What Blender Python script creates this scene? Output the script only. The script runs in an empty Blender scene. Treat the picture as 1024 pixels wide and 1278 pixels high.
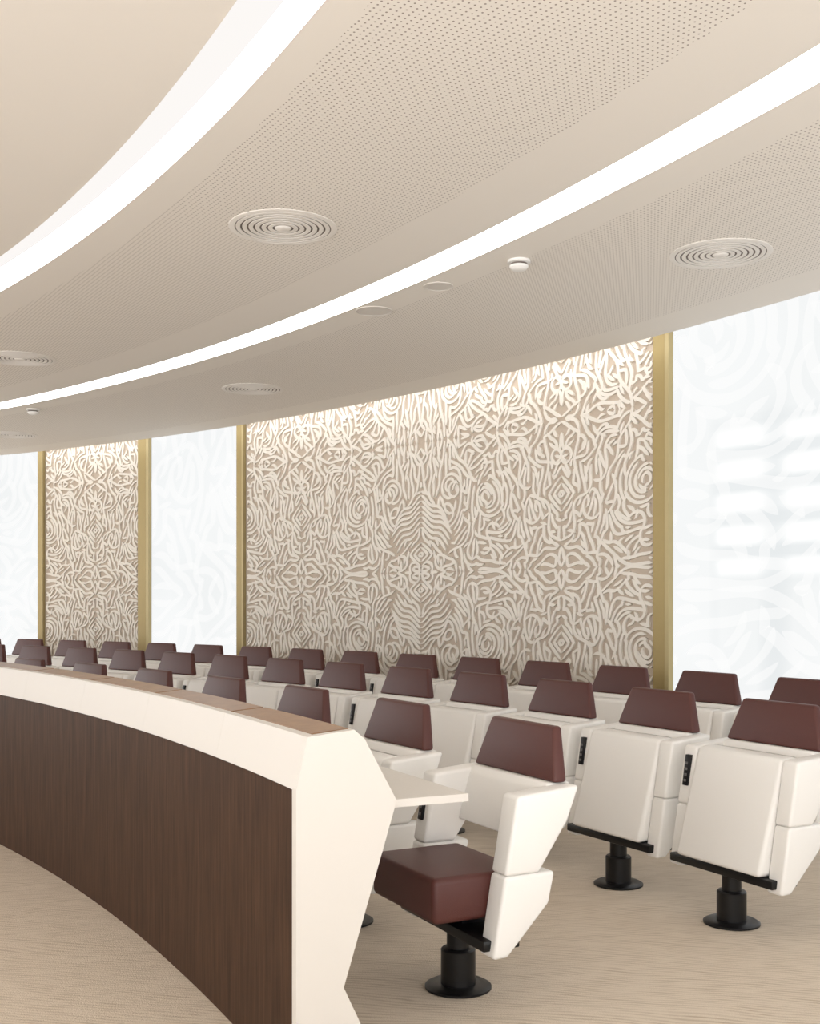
import bpy, bmesh, math, random
from mathutils import Vector, Matrix
random.seed(8)
C = bpy.context.scene.collection
PI = math.pi
CX, CY = -16.6, -4.2          # centre of every arc of the room
H = 3.5
CAMH = 1.5
FPX = 1400.0
bpy.context.scene.view_settings.view_transform = 'Standard'
bpy.context.scene.view_settings.look = 'None'

def pol(r, deg, z=0.0):
    if callable(r): r = r(deg)
    a = math.radians(deg)
    return Vector((CX + r*math.cos(a), CY + r*math.sin(a), z))

def ang_for(u, r):
    k = (u-512)/FPX
    lo, hi = 5.0, 80.0
    for _ in range(60):
        m = (lo+hi)/2
        p = pol(r, m)
        if p.x/p.y > k: lo = m
        else: hi = m
    return (lo+hi)/2

# ---------------------------------------------------------------- materials
def new_mat(name):
    m = bpy.data.materials.new(name); m.use_nodes = True
    nt = m.node_tree; b = nt.nodes['Principled BSDF']
    return m, nt, b
def lin(c):
    return tuple(((x/255)/12.92 if x/255 <= .04045 else (((x/255)+.055)/1.055)**2.4) for x in c) + (1,)
def N(nt, t, **kw):
    n = nt.nodes.new(t)
    for k, v in kw.items(): setattr(n, k, v)
    return n
def mth(nt, op, a, b=None, c=None, clamp=False):
    n = nt.nodes.new('ShaderNodeMath'); n.operation = op; n.use_clamp = clamp
    for i, x in enumerate((a, b, c)):
        if x is None: continue
        if isinstance(x, (int, float)): n.inputs[i].default_value = x
        else: nt.links.new(x, n.inputs[i])
    return n.outputs[0]
def mixc(nt, f, a, b):
    n = nt.nodes.new('ShaderNodeMix'); n.data_type = 'RGBA'
    for i, x in ((0, f), (6, a), (7, b)):
        if isinstance(x, (int, float)): n.inputs[i].default_value = x
        elif isinstance(x, tuple): n.inputs[i].default_value = x
        else: nt.links.new(x, n.inputs[i])
    return n.outputs[2]
def plain(name, rgb, rough=.5, metal=0, bump=0, bscale=200, var=0.0, spec=.5):
    m, nt, b = new_mat(name)
    b.inputs['Roughness'].default_value = rough
    b.inputs['Metallic'].default_value = metal
    b.inputs['Specular IOR Level'].default_value = spec
    tc = N(nt, 'ShaderNodeTexCoord')
    no = N(nt, 'ShaderNodeTexNoise'); no.inputs['Scale'].default_value = bscale; no.inputs['Detail'].default_value = 3
    nt.links.new(tc.outputs['Object'], no.inputs['Vector'])
    c = lin(rgb); d = tuple(x*(1-var) for x in c[:3]) + (1,)
    nt.links.new(mixc(nt, no.outputs['Fac'], d, c), b.inputs['Base Color'])
    if bump:
        bp = N(nt, 'ShaderNodeBump'); bp.inputs['Strength'].default_value = bump; bp.inputs['Distance'].default_value = .002
        nt.links.new(no.outputs['Fac'], bp.inputs['Height']); nt.links.new(bp.outputs['Normal'], b.inputs['Normal'])
    return m
def emis(name, rgb, strength):
    m = bpy.data.materials.new(name); m.use_nodes = True; nt = m.node_tree; nt.nodes.clear()
    e = N(nt, 'ShaderNodeEmission'); o = N(nt, 'ShaderNodeOutputMaterial')
    e.inputs[0].default_value = rgb + (1,); e.inputs[1].default_value = strength
    nt.links.new(e.outputs[0], o.inputs[0]); return m

M = {}
M['leather'] = plain('white_leather', (235, 233, 229), .42, bump=.15, bscale=350, var=.03, spec=.35)
M['burgundy'] = plain('burgundy_leather', (84, 45, 40), .42, bump=.3, bscale=260, var=.15, spec=.4)
M['black'] = plain('black_metal', (18, 17, 18), .35, bscale=50, var=.2, spec=.35)
M['plastic'] = plain('black_plastic', (22, 21, 23), .35, bscale=50, var=.1, spec=.3)
M['button'] = plain('button_grey', (110, 108, 108), .4, var=.1)
M['lacquer'] = plain('white_lacquer', (210, 205, 198), .45, bscale=2, var=.02, spec=.3)
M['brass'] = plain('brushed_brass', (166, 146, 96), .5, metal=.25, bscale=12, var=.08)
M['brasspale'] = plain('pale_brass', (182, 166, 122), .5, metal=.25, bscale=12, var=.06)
M['cream'] = plain('cream_plaster', (232, 226, 216), .7, bscale=60, var=.04)
M['taupe'] = plain('taupe_backing', (200, 185, 168), .85, bump=.6, bscale=160, var=.18)
M['wallpaint'] = plain('warm_white_wall', (225, 218, 208), .8, bscale=5, var=.04)
M['ventwhite'] = plain('vent_white', (229, 224, 217), .6, bscale=20, var=.03)
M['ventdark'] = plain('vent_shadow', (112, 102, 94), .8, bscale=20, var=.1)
M['grille'] = plain('speaker_grille', (217, 211, 203), .7, bscale=400, var=.12)
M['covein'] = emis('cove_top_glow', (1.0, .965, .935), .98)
M['coveled'] = emis('cove_led', (1.0, .98, .96), 6.5)
M['wash'] = emis('wall_washer', (1.0, .93, .83), 4.6)

def filmmat():
    m = bpy.data.materials.new('frosted_film'); m.use_nodes = True; nt = m.node_tree; nt.nodes.clear()
    e = N(nt, 'ShaderNodeEmission'); o = N(nt, 'ShaderNodeOutputMaterial'); t = N(nt, 'ShaderNodeBsdfTransparent'); x = N(nt, 'ShaderNodeMixShader')
    e.inputs[0].default_value = (1, 1, .995, 1); e.inputs[1].default_value = 1.0; x.inputs[0].default_value = .5
    nt.links.new(t.outputs[0], x.inputs[1]); nt.links.new(e.outputs[0], x.inputs[2]); nt.links.new(x.outputs[0], o.inputs[0]); return m
M['film'] = filmmat()

# veneers
def wood(name, c0, c1, rough, scale, stretch, spec):
    m, nt, b = new_mat(name)
    tc = N(nt, 'ShaderNodeTexCoord'); mp = N(nt, 'ShaderNodeMapping'); mp.inputs['Scale'].default_value = stretch
    no = N(nt, 'ShaderNodeTexNoise'); no.inputs['Scale'].default_value = scale; no.inputs['Detail'].default_value = 6; no.inputs['Roughness'].default_value = .65
    nt.links.new(tc.outputs['Object'], mp.inputs[0]); nt.links.new(mp.outputs[0], no.inputs['Vector'])
    cr = N(nt, 'ShaderNodeValToRGB'); cr.color_ramp.elements[0].position = .32; cr.color_ramp.elements[1].position = .70
    cr.color_ramp.elements[0].color = lin(c0); cr.color_ramp.elements[1].color = lin(c1)
    nt.links.new(no.outputs['Fac'], cr.inputs[0]); nt.links.new(cr.outputs[0], b.inputs['Base Color'])
    b.inputs['Roughness'].default_value = rough; b.inputs['Specular IOR Level'].default_value = spec
    return m
M['walnut'] = wood('dark_walnut', (50, 33, 23), (79, 56, 40), .5, 10, (6, 6, .3), .08)
M['oak'] = wood('tan_veneer', (134, 103, 77), (158, 124, 94), .35, 10, (1, 1, 4), .35)

# carpet
def carpet():
    m, nt, b = new_mat('ripple_carpet')
    tc = N(nt, 'ShaderNodeTexCoord')
    mp = N(nt, 'ShaderNodeMapping'); mp.inputs['Rotation'].default_value = (0, 0, math.radians(25)); mp.inputs['Scale'].default_value = (.4, 1.0, 1)
    nt.links.new(tc.outputs['Object'], mp.inputs[0])
    n1 = N(nt, 'ShaderNodeTexNoise'); n1.inputs['Scale'].default_value = 2.4; n1.inputs['Detail'].default_value = 3.0
    nt.links.new(mp.outputs[0], n1.inputs['Vector'])
    sp = N(nt, 'ShaderNodeSeparateXYZ'); nt.links.new(mp.outputs[0], sp.inputs[0])
    ph = mth(nt, 'MULTIPLY_ADD', n1.outputs['Fac'], 42.0, mth(nt, 'MULTIPLY', sp.outputs[1], 270.0))
    s = mth(nt, 'SINE', ph)
    s = mth(nt, 'POWER', mth(nt, 'MULTIPLY_ADD', s, .5, .5), 1.6)
    n2 = N(nt, 'ShaderNodeTexNoise'); n2.inputs['Scale'].default_value = 170; n2.inputs['Detail'].default_value = 3
    nt.links.new(tc.outputs['Object'], n2.inputs['Vector'])
    n3 = N(nt, 'ShaderNodeTexNoise'); n3.inputs['Scale'].default_value = 16; n3.inputs['Detail'].default_value = 3
    nt.links.new(mp.outputs[0], n3.inputs['Vector'])
    f = mth(nt, 'MULTIPLY', s, mth(nt, 'MULTIPLY_ADD', n3.outputs['Fac'], 2.8, -.8), clamp=True)
    c = mixc(nt, f, lin((225, 212, 195)), lin((190, 174, 155)))
    c2 = mixc(nt, mth(nt, 'MULTIPLY', n2.outputs['Fac'], .45), c, lin((178, 161, 142)))
    nt.links.new(c2, b.inputs['Base Color'])
    b.inputs['Roughness'].default_value = .95; b.inputs['Specular IOR Level'].default_value = .1
    bp = N(nt, 'ShaderNodeBump'); bp.inputs['Strength'].default_value = .8; bp.inputs['Distance'].default_value = .006
    nt.links.new(n2.outputs['Fac'], bp.inputs['Height']); nt.links.new(bp.outputs['Normal'], b.inputs['Normal'])
    return m
M['carpet'] = carpet()

# perforated ceiling
def ceilmat():
    m, nt, b = new_mat('perforated_ceiling')
    tc = N(nt, 'ShaderNodeTexCoord')
    sp = N(nt, 'ShaderNodeSeparateXYZ'); nt.links.new(tc.outputs['Object'], sp.inputs[0])
    dx = mth(nt, 'SUBTRACT', sp.outputs[0], CX); dy = mth(nt, 'SUBTRACT', sp.outputs[1], CY)
    r = mth(nt, 'SQRT', mth(nt, 'ADD', mth(nt, 'MULTIPLY', dx, dx), mth(nt, 'MULTIPLY', dy, dy)))
    def band(a, b_):
        return mth(nt, 'MULTIPLY', mth(nt, 'GREATER_THAN', r, a), mth(nt, 'LESS_THAN', r, b_))
    z = mth(nt, 'ADD', band(18.28, 19.44), band(20.32, 21.95))
    rot = math.radians(33)
    P = .025
    gx = mth(nt, 'ADD', mth(nt, 'MULTIPLY', dx, math.cos(rot)/P), mth(nt, 'MULTIPLY', dy, math.sin(rot)/P))
    gy = mth(nt, 'ADD', mth(nt, 'MULTIPLY', dx, -math.sin(rot)/P), mth(nt, 'MULTIPLY', dy, math.cos(rot)/P))
    fx = mth(nt, 'SUBTRACT', mth(nt, 'FRACT', gx), .5); fy = mth(nt, 'SUBTRACT', mth(nt, 'FRACT', gy), .5)
    d = mth(nt, 'SQRT', mth(nt, 'ADD', mth(nt, 'MULTIPLY', fx, fx), mth(nt, 'MULTIPLY', fy, fy)))
    dot = mth(nt, 'MULTIPLY', mth(nt, 'LESS_THAN', d, .165), z)
    nt.links.new(mixc(nt, dot, lin((227, 221, 212)), lin((142, 130, 120))), b.inputs['Base Color'])
    b.inputs['Roughness'].default_value = .75
    return m
M['ceiling'] = ceilmat()

# back-lit frosted glazing
def glazing():
    m = bpy.data.materials.new('backlit_glazing'); m.use_nodes = True; nt = m.node_tree; nt.nodes.clear()
    tc = N(nt, 'ShaderNodeTexCoord'); sp = N(nt, 'ShaderNodeSeparateXYZ'); nt.links.new(tc.outputs['Object'], sp.inputs[0])
    n1 = N(nt, 'ShaderNodeTexNoise'); n1.inputs['Scale'].default_value = .9; n1.inputs['Detail'].default_value = 1
    nt.links.new(tc.outputs['Object'], n1.inputs['Vector'])
    s = mth(nt, 'SINE', mth(nt, 'MULTIPLY', sp.outputs[2], 26.0))
    s = mth(nt, 'MULTIPLY_ADD', s, .7, .55, clamp=True)
    sx = mth(nt, 'MULTIPLY_ADD', mth(nt, 'SINE', mth(nt, 'MULTIPLY_ADD', sp.outputs[0], 17.7, 2.8)), .8, 1.0, clamp=True)
    up = mth(nt, 'MULTIPLY_ADD', sp.outputs[2], 5.0, -8.0, clamp=True)
    dn = mth(nt, 'MULTIPLY_ADD', sp.outputs[2], -5.0, 14.6, clamp=True)
    rt = mth(nt, 'MULTIPLY_ADD', sp.outputs[0], 14.0, -31.6, clamp=True)
    win = mth(nt, 'MULTIPLY', mth(nt, 'MULTIPLY', up, dn), rt)
    low = mth(nt, 'MULTIPLY_ADD', sp.outputs[2], -4.0, 12.0, clamp=True)
    c = mixc(nt, n1.outputs['Fac'], (.80, .82, .82, 1), (.96, .97, .97, 1))
    # darker vertical ghosts of the frames outside
    c = mixc(nt, mth(nt, 'MULTIPLY', mth(nt, 'MULTIPLY', mth(nt, 'SUBTRACT', 1.0, sx), mth(nt, 'MULTIPLY', low, rt)), .8), c, (.74, .77, .78, 1))
    c = mixc(nt, mth(nt, 'MULTIPLY', win, .7), c, (.77, .80, .81, 1))
    c = mixc(nt, mth(nt, 'MULTIPLY', mth(nt, 'MULTIPLY', s, sx), win), c, (1.06, 1.06, 1.05, 1))
    e = N(nt, 'ShaderNodeEmission'); o = N(nt, 'ShaderNodeOutputMaterial'); e.inputs[1].default_value = 1.05
    nt.links.new(c, e.inputs[0]); nt.links.new(e.outputs[0], o.inputs[0]); return m
M['glass'] = glazing()

# ---------------------------------------------------------------- mesh helpers
def finish(name, bm, mat, parent=None, smooth=35):
    bmesh.ops.recalc_face_normals(bm, faces=bm.faces)
    me = bpy.data.meshes.new(name); bm.to_mesh(me); bm.free()
    me.materials.append(mat)
    if smooth:
        for p in me.polygons: p.use_smooth = True
        try: me.set_sharp_from_angle(angle=math.radians(smooth))
        except Exception: pass
    o = bpy.data.objects.new(name, me); C.objects.link(o)
    if parent: o.parent = parent
    return o
def prism(pts, y0, y1, bevel=0, seg=2):
    bm = bmesh.new()
    a = [bm.verts.new((x, y0, z)) for x, z in pts]; b = [bm.verts.new((x, y1, z)) for x, z in pts]
    n = len(pts)
    bm.faces.new(a); bm.faces.new(b[::-1])
    for i in range(n): bm.faces.new((a[i], b[i], b[(i+1) % n], a[(i+1) % n]))
    bmesh.ops.recalc_face_normals(bm, faces=bm.faces)
    if bevel: bmesh.ops.bevel(bm, geom=list(bm.edges), offset=bevel, segments=seg, profile=.5, affect='EDGES')
    return bm
def hexa(bot, top, bevel=0, seg=2):
    bm = bmesh.new()
    a = [bm.verts.new(p) for p in bot]; b = [bm.verts.new(p) for p in top]
    bm.faces.new(a[::-1]); bm.faces.new(b)
    for i in range(4): bm.faces.new((a[i], a[(i+1) % 4], b[(i+1) % 4], b[i]))
    bmesh.ops.recalc_face_normals(bm, faces=bm.faces)
    if bevel: bmesh.ops.bevel(bm, geom=list(bm.edges), offset=bevel, segments=seg, profile=.5, affect='EDGES')
    return bm
def boxbm(x0, x1, y0, y1, z0, z1, bevel=0, seg=2):
    return hexa([(x0,y0,z0),(x1,y0,z0),(x1,y1,z0),(x0,y1,z0)], [(x0,y0,z1),(x1,y0,z1),(x1,y1,z1),(x0,y1,z1)], bevel, seg)
def lathe(prof, n=40, bm=None):
    bm = bm or bmesh.new()
    rings = []
    for r, z in prof:
        if r < 1e-6: rings.append([bm.verts.new((0, 0, z))])
        else: rings.append([bm.verts.new((r*math.cos(2*PI*i/n), r*math.sin(2*PI*i/n), z)) for i in range(n)])
    for a, b in zip(rings, rings[1:]):
        for i in range(n):
            j = (i+1) % n
            if len(a) == 1 and len(b) == 1: continue
            if len(a) == 1: bm.faces.new((a[0], b[i], b[j]))
            elif len(b) == 1: bm.faces.new((a[i], a[j], b[0]))
            else: bm.faces.new((a[i], a[j], b[j], b[i]))
    return bm
def arc(prof, d0, d1, n, bm=None, closed=True):
    """sweep a closed (r,z) profile round the room's centre"""
    bm = bm or bmesh.new()
    secs = []
    for i in range(n+1):
        d = d0 + (d1-d0)*i/n
        secs.append([bm.verts.new(pol(r, d, z)) for r, z in prof])
    k = len(prof)
    for a, b in zip(secs, secs[1:]):
        for i in range(k if closed else k-1):
            j = (i+1) % k
            bm.faces.new((a[i], a[j], b[j], b[i]))
    if closed:
        bm.faces.new(secs[0]); bm.faces.new(secs[-1][::-1])
    return bm
def rect(r0, r1, z0, z1): return [(r0, z0), (r1, z0), (r1, z1), (r0, z1)]
def empty(name, label, cat, loc=(0,0,0), rz=0, group=None):
    o = bpy.data.objects.new(name, None); C.objects.link(o); o.empty_display_size = .1
    o.location = loc; o.rotation_euler = (0, 0, rz); o['label'] = label; o['category'] = cat
    if group: o['group'] = group
    return o
def structure(o, label=None, cat=None):
    o['kind'] = 'structure'
    if label: o['label'] = label
    if cat: o['category'] = cat
    return o
def dup(root, loc, rz, label):
    r = root.copy(); C.objects.link(r); r.location = loc; r.rotation_euler = (0, 0, rz); r['label'] = label
    for ch in list(root.children):
        c = ch.copy(); C.objects.link(c); c.parent = r
        for g in list(ch.children):
            d = g.copy(); C.objects.link(d); d.parent = c
    return r

# ---------------------------------------------------------------- room shell
bm = bmesh.new()
vs = [bm.verts.new(p) for p in ((-16, -.8, 0), (9, -.8, 0), (9, 20, 0), (-16, 20, 0))]
bm.faces.new(vs)
structure(finish('floor', bm, M['carpet'], smooth=0), 'beige carpet with fine rippled line pattern', 'floor')

RW = 22.75; RE = 22.35
def sweep(base):      # the big slot runs slightly flatter than the other arcs
    return lambda d: base - .0078*(max(min(d, 60), 10)-26)
bm = bmesh.new()
for r0, r1 in ((8.0, sweep(17.88)), (sweep(18.11), 19.85), (20.04, RE)):
    arc(rect(r0, r1, H, H+.05), -2, 74, 110, bm)
structure(finish('ceiling', bm, M['ceiling'], smooth=0), 'beige ceiling with perforated bands between curved light slots', 'ceiling')
bm = arc(rect(RE-.05, RW+.2, 3.86, 3.9), 10, 74, 90)
structure(finish('trim_1', bm, M['wallpaint'], smooth=0), 'top of the light pocket along the curved wall', 'trim')
bm = arc(rect(RW+.04, RW+.2, 0, 3.86), 10, 74, 120)
structure(finish('wall_back', bm, M['wallpaint'], smooth=0), 'curved back wall of the room', 'wall')

# cove light slots
def cove(f, r0, r1, d, label):
    t = empty('cove_light', label, 'ceiling light', group='curved light slots in the ceiling')
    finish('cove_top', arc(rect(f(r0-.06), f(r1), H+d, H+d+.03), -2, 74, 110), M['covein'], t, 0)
    finish('led_diffuser', arc(rect(f(r1), f(r1+.03), H+.0, H+d), -2, 74, 110), M['coveled'], t, 0)
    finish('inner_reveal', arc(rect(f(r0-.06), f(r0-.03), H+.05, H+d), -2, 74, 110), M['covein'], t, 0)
cove(sweep, 17.88, 18.11, .13, 'wide curved glowing light slot at upper left of the ceiling')
cove(lambda r: r, 19.85, 20.04, .13, 'narrow curved glowing light slot crossing the middle of the ceiling')

# ---------------------------------------------------------------- calligraphic strokes
TW, TH = 2.75, 1.90
SEP, STEP = .060, .012
class Grid:
    def __init__(s): s.g = {}
    def key(s, x, y): return (int(math.floor(x/SEP)), int(math.floor(y/SEP)))
    def near(s, x, y, d):
        i, j = s.key(x, y)
        for a in (-1, 0, 1):
            for b in (-1, 0, 1):
                for px, py in s.g.get((i+a, j+b), ()):
                    if (px-x)**2 + (py-y)**2 < d*d: return True
        return False
    def add(s, x, y): s.g.setdefault(s.key(x, y), []).append((x, y))
grid = Grid(); strokes = []
def commit(pts):
    strokes.append(pts)
    for x, y in pts: grid.add(x, y)
# stacked wavy ribs on the main mirror axis
def ribs(y0, n, w0, flip, sp=.078):
    for k in range(n):
        w = w0*(1-.45*abs(k-n*.45)/n)
        pts = []
        for i in range(0, 46):
            t = i/45; x = w*t
            y = y0 + flip*(sp*k + .035*math.cos(t*8.5) - .30*t**1.4)
            if 0 <= y <= TH: pts.append((x, y))
        if len(pts) > 4: commit(pts)
ribs(.62, 7, .66, 1)
for k in range(3):       # pointed eyes
    rr = .03+.062*k
    commit([(rr*1.5*(1-abs(2*i/28-1)**1.3), .26+rr*1.15*(2*i/28-1)) for i in range(29)])
    commit([(TW-rr*1.4*(1-abs(2*i/28-1)**1.2), .95+rr*1.5*(2*i/28-1)) for i in range(29)])
KX, KY = 2*PI/TW, 2*PI/TH
def field(x, y):
    """tangent of the contours of a mirrored potential: nested diamonds and eyes, broken by waves"""
    fx = -KX*math.sin(KX*x) - 1.1*2*KX*math.sin(2*KX*x)*math.cos(KY*y) + 1.6*math.cos(5.1*x+2.0*math.sin(3.1*y))
    fy = -KY*math.sin(KY*y) - 1.1*KY*math.cos(2*KX*x)*math.sin(KY*y) + 1.6*math.sin(4.3*y+1.7*math.cos(3.7*x))
    return math.atan2(fx, -fy)
def walk(x, y, th, A, lam, psi, mode, sep, maxlen, sgn):
    pts = []; s = 0; run = 0; extra = None
    while s < maxlen:
        if mode == 2:
            want = field(x, y) + (0 if sgn == 1 else PI)
            d = (want-th+PI) % (2*PI) - PI
            th += max(-.22, min(.22, d))
        else:
            kap = A*math.sin(2*PI*s/lam + psi) if mode else A*(1+.8*s)
            th += sgn*kap*STEP
        if random.random() < .013: th += random.choice((-1, 1))*random.uniform(.9, 2.0)
        x += STEP*math.cos(th); y += STEP*math.sin(th); s += STEP
        if x < 0 or x > TW or y < 0 or y > TH:
            pts.append((min(max(x, 0), TW), min(max(y, 0), TH))); break
        if extra is not None:
            extra -= 1
            if extra <= 0: break
        elif grid.near(x, y, sep):
            if random.random() < .2 or len(pts) < 4: break
            extra = 7                       # run on into the neighbouring stroke so the two interlock
        self_hit = any((px-x)**2+(py-y)**2 < .045**2 for px, py in pts[:-8])
        run = run+1 if self_hit else 0
        if run > 7: break
        pts.append((x, y))
    return pts
def grow(n, sep, minlen, maxlen, pf=.5, touch=.8):
    for _ in range(n):
        x, y = random.uniform(0, TW), random.uniform(0, TH)
        if grid.near(x, y, sep): continue
        A = random.choice((-1, 1))*random.uniform(2.5, 11); lam = random.uniform(.4, 1.2); psi = random.uniform(0, 6.28)
        mode = 2 if random.random() < pf else (1 if random.random() < .75 else 0)
        th = field(x, y) if mode == 2 else random.uniform(0, 2*PI)
        sp = sep*random.uniform(touch, 1)
        a = walk(x, y, th, A, lam, psi, mode, sp, maxlen, 1)
        b = walk(x, y, th+PI, A, lam, psi+PI if mode == 1 else 0, mode, sp, maxlen, -1)
        pts = b[::-1] + [(x, y)] + a
        if len(pts)*STEP >= minlen: commit(pts)
grow(700, SEP, .55, .8, .25)
grow(9000, SEP, .34, .7, .35)
grow(15000, SEP, .18, .5, .5)
grow(22000, SEP*.84, .10, .3, .7)

def runs_for(smin, smax, zmin, zmax, s0, z0, scale):
    """mirror-tile the strokes over an s/z rectangle"""
    W, Hh = TW*scale, TH*scale
    out = []
    for i in range(int(math.floor((smin-s0)/W)), int(math.floor((smax-s0)/W))+1):
        for j in range(int(math.floor((zmin-z0)/Hh)), int(math.floor((zmax-z0)/Hh))+1):
            for st in strokes:
                cur = []
                for x, y in st:
                    X = x if i % 2 == 0 else TW-x
                    Y = y if j % 2 == 0 else TH-y
                    s = s0 + (i*TW+X)*scale; z = z0 + (j*TH+Y)*scale
                    if smin+.02 <= s <= smax-.02 and zmin <= z <= zmax: cur.append((s, z))
                    else:
                        if len(cur) > 2: out.append(cur)
                        cur = []
                if len(cur) > 2: out.append(cur)
    return out
def relief(runs, R, dref, thick, hw, bm):
    """dref: angle at s=0, s grows towards smaller angles"""
    def P(s, z, t):
        a = math.radians(dref) - s/RW
        return (CX+(R-t)*math.cos(a), CY+(R-t)*math.sin(a), z)
    for pts in runs:
        n = len(pts); prev = None; off = random.uniform(0, .0025)
        for i, (s, z) in enumerate(pts):
            a = pts[max(i-1, 0)]; b = pts[min(i+1, n-1)]
            dx, dz = b[0]-a[0], b[1]-a[1]; L = math.hypot(dx, dz) or 1
            nx, nz = -dz/L, dx/L
            th = math.atan2(dz, dx)
            w = hw*(.66 + .56*abs(math.sin(th-.7)))
            e = min(i, n-1-i)
            w *= (.1, .4, .62, .8, .92, 1)[min(e, 5)]
            q = [bm.verts.new(P(s+nx*w, z+nz*w, 0)), bm.verts.new(P(s+nx*w*.97, z+nz*w*.97, thick+off)),
                 bm.verts.new(P(s-nx*w*.97, z-nz*w*.97, thick+off)), bm.verts.new(P(s-nx*w, z-nz*w, 0))]
            if prev:
                for k in range(3): bm.faces.new((prev[k], prev[k+1], q[k+1], q[k]))
            else: bm.faces.new(q)
            prev = q
        if prev: bm.faces.new(prev[::-1])
    return bm

# wall bays (angles measured along the curved wall)
RP = RW-.09
aA0, aA1 = ang_for(833, RP), ang_for(814, RP)
aB0, aB1 = ang_for(302, RP), ang_for(294, RP)
aC0, aC1 = ang_for(184, RP), ang_for(171, RP)
aD0, aD1 = ang_for(52, RP), ang_for(46, RP)
axis = ang_for(530, RW)
TOP = 3.84
def panel(d0, d1, label):
    t = empty('relief_panel', label, 'wall panel', group='patterned relief panels')
    d0 += .02; d1 -= .03
    finish('backing_board', arc(rect(RW-.03, RW+.035, 0, TOP), d0, d1, 60), M['taupe'], t, 0)
    smin = math.radians(axis-d1)*RW; smax = math.radians(axis-d0)*RW
    rs = runs_for(smin, smax, 0.02, TOP-.02, 0.0, 1.80, .68)
    finish('relief_strokes', relief(rs, RW-.028, axis, .018, .0142, bmesh.new()), M['cream'], t, 0)
panel(aA1, aB0, 'large wall panel of cream calligraphic relief between two brass pilasters')
panel(aC1, aD0, 'narrow wall panel of cream calligraphic relief at far left')
def window(i, d0, d1, label, s0):
    t = empty('window_%d' % i, label, 'window'); t['kind'] = 'structure'
    finish('glazing', arc(rect(RW-.02, RW+.035, 0, TOP), d0, d1, 40), M['glass'], t, 0)
    smin = math.radians(axis-d1)*RW; smax = math.radians(axis-d0)*RW
    rs = runs_for(smin, smax, 0.02, TOP-.02, s0, 1.6, 1.9)
    finish('frosted_pattern', relief(rs, RW-.021, axis, .003, .042, bmesh.new()), M['film'], t, 0)
window(1, 12, aA0, 'tall backlit frosted window with pale swirling pattern at right', .9)
window(2, aB1, aC0, 'tall backlit frosted window between the two patterned panels', .3)
window(3, aD1, 74, 'tall backlit frosted window at far left', .0)
for k, (d0, d1, lab) in enumerate(((aA0, aA1, 'wide brass pilaster between large patterned panel and right window'),
                     (aB0, aB1, 'brass pilaster at left edge of the large patterned panel'),
                     (aC0, aC1, 'brass pilaster between middle window and narrow patterned panel'),
                     (aD0, aD1, 'brass pilaster at far left beside narrow patterned panel'))):
    t = empty('pilaster', lab, 'pilaster', group='brass pilasters')
    sp_ = d0+(d1-d0)*.25
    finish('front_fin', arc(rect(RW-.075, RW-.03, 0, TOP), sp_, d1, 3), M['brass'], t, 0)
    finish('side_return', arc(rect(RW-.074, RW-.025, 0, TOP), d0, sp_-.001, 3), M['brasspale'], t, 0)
# wash light above the patterned panels
for d0, d1, lab in ((aA1, aB0, 'hidden warm wall washer strip above the large patterned panel'), (aC1, aD0, 'hidden warm wall washer strip above the narrow patterned panel')):
    o = finish('wall_washer', arc(rect(RE+.02, RE+.10, 3.80, 3.83), d0+.1, d1-.1, 40), M['wash'], None, 0)
    o['label'] = lab; o['category'] = 'light strip'

# ---------------------------------------------------------------- ceiling fittings
def vent_make():
    t = empty('ceiling_vent', '', 'air vent', group='round air vents in the ceiling')
    finish('outer_flange', lathe([(.255, -.001), (.257, -.003), (.276, -.003), (.288, 0), (.288, .004), (.255, .004)], 64), M['ventwhite'], t)
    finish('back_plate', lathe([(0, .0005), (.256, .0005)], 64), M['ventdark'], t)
    bm = bmesh.new()
    for r in (.068, .102, .136, .170, .204, .238):
        lathe([(r-.012, .0), (r-.011, -.003), (r+.011, -.003), (r+.012, .0)], 56, bm)
    finish('louvre_rings', bm, M['ventwhite'], t)
    finish('core', lathe([(0, -.010), (.03, -.009), (.042, -.005), (.046, .0)], 32), M['ventwhite'], t)
    return t
vlabels = [(18.9, 32.6, 'large round concentric-ring air vent between the two light slots'),
           (21.24, 30.06, 'round concentric-ring air vent at right, above the frosted window'),
           (18.95, 45.0, 'round concentric-ring air vent at left edge, above the narrow light slot'),
           (21.1, 44.2, 'round air vent just above the large patterned panel'),
           (21.2, 56.0, 'farthest round air vent, low at left edge of the ceiling')]
v0 = None
for r, d, lab in vlabels:
    p = pol(r, d, H-.003)
    if v0 is None: v0 = vent_make(); v0.location = p; v0['label'] = lab
    else: dup(v0, p, 0, lab)
for (x, y, rad, lab) in ((-.247, 7.69, .125, 'larger flush round ceiling speaker left of its smaller twin'), (.18, 7.09, .095, 'smaller flush round ceiling speaker nearer the smoke detector')):
    t = empty('ceiling_speaker', lab, 'speaker', (x, y, H-.001), group='flush ceiling speakers')
    finish('trim_ring', lathe([(rad*.93, -.002), (rad*.95, -.005), (rad, -.004), (rad, .001)], 48), M['grille'], t)
    finish('grille', lathe([(0, -.0025), (rad*.94, -.0025)], 48), M['grille'], t)
sm = empty('smoke_detector', 'white domed smoke detector on the ceiling left of the right vent', 'smoke detector', (.637, 6.56, H), group='smoke detectors')
finish('mounting_base', lathe([(0, 0), (.066, 0), (.068, -.014), (.058, -.018), (0, -.018)], 40), M['leather'], sm)
finish('sensor_slot', lathe([(.048, -.016), (.048, -.034)], 40), M['ventdark'], sm)
finish('dome', lathe([(.055, -.030), (.055, -.040), (.045, -.052), (.02, -.059), (0, -.060)], 40), M['leather'], sm)
dup(sm, (-3.9, 11.6, H), 0, 'tiny distant white smoke detector near left end of narrow light slot')

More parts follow.
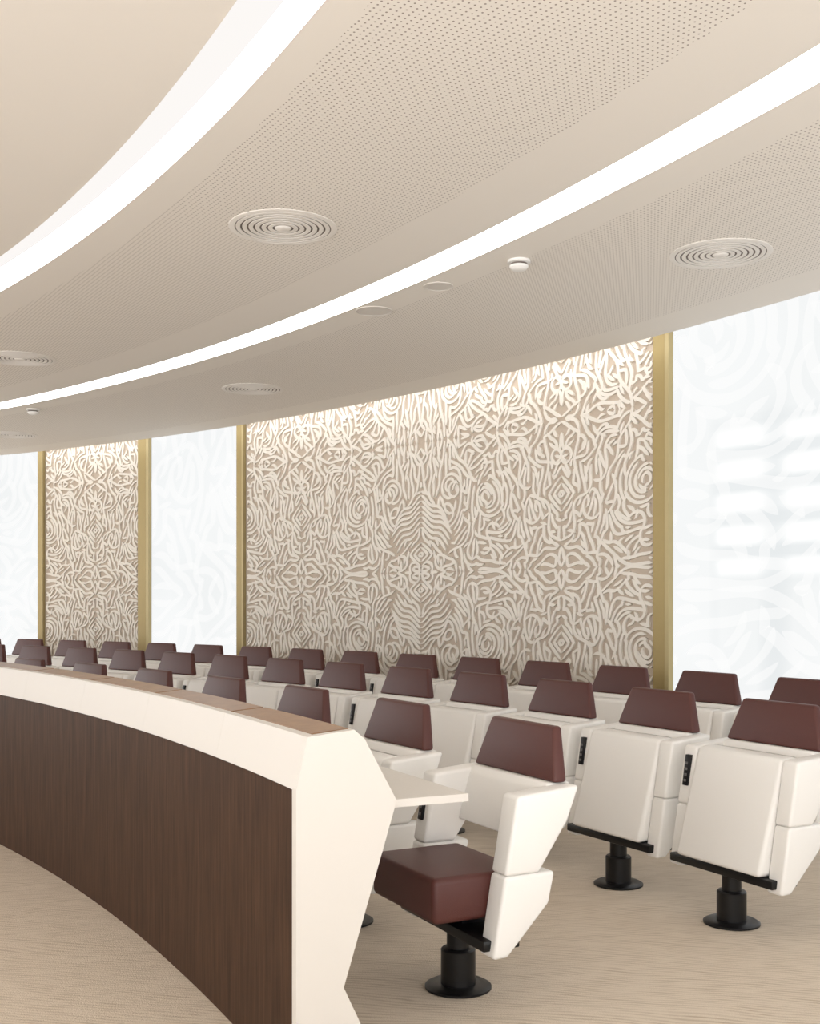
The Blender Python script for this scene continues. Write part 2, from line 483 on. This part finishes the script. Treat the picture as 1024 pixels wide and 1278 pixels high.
# ---------------------------------------------------------------- curved desk
RD = 17.944; D0 = 25.06; D1 = 62
desk = empty('curved_desk', 'long curved desk with dark walnut front, white upper band and tan top', 'desk', pol(RD+.15, D0))
inv = Matrix.Translation(-Vector(desk.location))
def dpart(name, bm, mat, smooth=35):
    bmesh.ops.transform(bm, matrix=inv, verts=bm.verts)
    return finish(name, bm, mat, desk, smooth)
cap = [(0, 0), (0, .93), (.036, 1.09), (.19, 1.105), (.225, 1.075), (.335, .875), (.155, .31), (.30, 0)]
core = [(.02, 0), (.02, .90), (.05, 1.07), (.185, 1.085), (.325, .87), (.145, .31), (.28, 0)]
dpart('end_panel', arc([(RD+a, h) for a, h in cap], D0, D0+.12, 1), M['lacquer'], 0)
dpart('body', arc([(RD+a, h) for a, h in core], D0+.12, D1, 90), M['lacquer'], 0)
dpart('front_panel', arc([(RD+.003, 0), (RD+.018, 0), (RD+.018, .925), (RD+.003, .925)], D0+.12, D1, 90), M['walnut'], 0)
edges = [D0+.12, 27.75] + [27.75+3.11*k for k in range(1, 12)]
for e0, e1 in zip(edges, edges[1:]):
    dpart('fascia_panel', arc([(RD+.0, .928), (RD+.036, 1.090), (RD+.064, 1.093), (RD+.064, 1.08), (RD+.045, 1.075), (RD+.015, .928)], e0+.0015, e1-.0015, 8), M['lacquer'], 0)
    dpart('top_panel', arc([(RD+.065, 1.078), (RD+.19, 1.088), (RD+.19, 1.105), (RD+.065, 1.095)], e0+.04, e1-.04, 8), M['oak'], 0)
dpart('worktop', arc(rect(RD+.30, RD+.60, .85, .875), D0+.05, D1, 90), M['lacquer'], 0)

# ---------------------------------------------------------------- chairs
def chair(folded, label):
    t = empty('swivel_armchair', label, 'chair', group=None)
    finish('floor_plate', lathe([(0, .002), (.13, .002), (.13, .010), (.115, .018), (.07, .02), (0, .02)], 40), M['black'], t)
    finish('column', lathe([(.068, .018), (.068, .15), (.062, .156), (.045, .158), (.045, .27), (0, .27)], 32), M['black'], t)
    finish('support_bar', boxbm(-.07, .085, -.335, .335, .238, .278, .006), M['black'], t)
    finish('seat_bracket', boxbm(-.12, .04, -.10, .10, .262, .335, .008), M['black'], t)
    # arms
    ai = .275 if folded else .262
    for s in (-1, 1):
        y0, y1 = (ai, .368) if s > 0 else (-.368, -ai)
        finish('armrest', prism([(.012, .510), (-.04, .795), (-.315, .818), (-.262, .69), (-.135, .510)], y0, y1, .015, 4), M['leather'], t)
        finish('side_panel', prism([(.062, .215), (.012, .510), (-.205, .510), (-.178, .394), (-.0, .215)], y0, y1, .015, 4), M['leather'], t)
    finish('backrest', prism([(-.15, .60), (-.205, .79), (-.225, .82), (-.33, .818), (-.285, .69), (-.21, .60)], -.285, .285, .010, 3), M['leather'], t)
    finish('headrest', hexa([(-.245, -.30, .82), (-.305, -.30, .82), (-.305, .30, .82), (-.245, .30, .82)],
                            [(-.29, -.23, 1.025), (-.33, -.23, 1.025), (-.33, .23, 1.025), (-.29, .23, 1.025)], .014, 4), M['burgundy'], t)
    if folded:
        finish('seat_shell', prism([(.105, .28), (-.04, .795), (-.13, .805), (-.15, .79), (.0, .28)], -.275, .275, .022, 5), M['leather'], t)
        finish('seat_cushion', prism([(.0, .30), (-.135, .765), (-.175, .75), (-.06, .30)], -.235, .235, .02, 3), M['burgundy'], t)
    else:
        finish('seat', boxbm(-.15, .25, -.262, .262, .335, .505, .025, 4), M['burgundy'], t)
    hs = finish('handset', hexa([(.006, -.336, .60), (-.012, -.336, .60), (-.012, -.300, .60), (.006, -.300, .60)],
                                [(-.016, -.336, .75), (-.05, -.336, .75), (-.05, -.300, .75), (-.016, -.300, .75)], .003, 2), M['plastic'], t)
    bm = bmesh.new()
    for k in range(4):
        z = .625+.028*k; x = .006-.022*(z-.60)/.15
        bmesh.ops.create_cube(bm, size=1, matrix=Matrix.Translation((x+.001, -.318, z)) @ Matrix.Diagonal((.004, .016, .012, 1)))
    b = finish('buttons', bm, M['button'], hs, 0)
    return t
ORD = ['first', 'second', 'third', 'fourth', 'fifth', 'sixth', 'seventh', 'eighth', 'ninth', 'tenth', 'eleventh', 'twelfth', 'thirteenth', 'fourteenth', 'fifteenth']
def place(o, r, d): o.location = pol(r, d, 0); o.rotation_euler = (0, 0, math.radians(d)+PI)
c0 = chair(False, 'white armchair with lowered burgundy seat beside the end of the curved desk'); c0['group'] = 'armchairs behind the curved desk'
place(c0, 18.85, 27.05)
base = chair(True, ''); first = True
def put(r, d, lab, grp):
    global first
    if first: o = base; first = False; place(o, r, d); o['label'] = lab
    else: o = dup(base, pol(r, d, 0), math.radians(d)+PI, lab)
    o['group'] = grp
for k in range(1, 7):
    put(18.85, 27.05+3.11*k, 'white armchair with burgundy headrest, %s from the right along the curved desk' % ORD[k], 'armchairs behind the curved desk')
for k in range(13):
    put(20.42, 27.55+2.31*k, 'folded white armchair with burgundy headrest, %s from the right in the middle row' % ORD[k], 'armchairs of the middle row')
for k in range(15):
    put(21.8, 30.35+2.14*k, 'white armchair with burgundy headrest, %s from the right in the back row by the wall' % ORD[k], 'armchairs of the back row')

# ---------------------------------------------------------------- light: added world fill, brighter below the horizon to lift the ceiling
w = bpy.data.worlds.new('World'); bpy.context.scene.world = w; w.use_nodes = True
nt = w.node_tree; bg = nt.nodes['Background']
bg.inputs[0].default_value = (.99, .99, 1.0, 1)
tc = N(nt, 'ShaderNodeTexCoord'); sp = N(nt, 'ShaderNodeSeparateXYZ'); nt.links.new(tc.outputs['Generated'], sp.inputs[0])
k = mth(nt, 'MULTIPLY_ADD', sp.outputs[2], -4.0, .5, clamp=True)
nt.links.new(mth(nt, 'MULTIPLY_ADD', k, 2.1, 2.3), bg.inputs[1])

cam = bpy.data.cameras.new('Camera'); co = bpy.data.objects.new('Camera', cam); C.objects.link(co)
cam.sensor_fit = 'VERTICAL'; cam.sensor_height = 36; cam.sensor_width = 36*1024/1278
cam.lens = FPX/1278*36; cam.shift_y = (752-639)/1278; cam.clip_start = .05
co.location = (0, 0, CAMH); co.rotation_euler = (PI/2, 0, 0)
bpy.context.scene.camera = co
print('strokes', len(strokes))
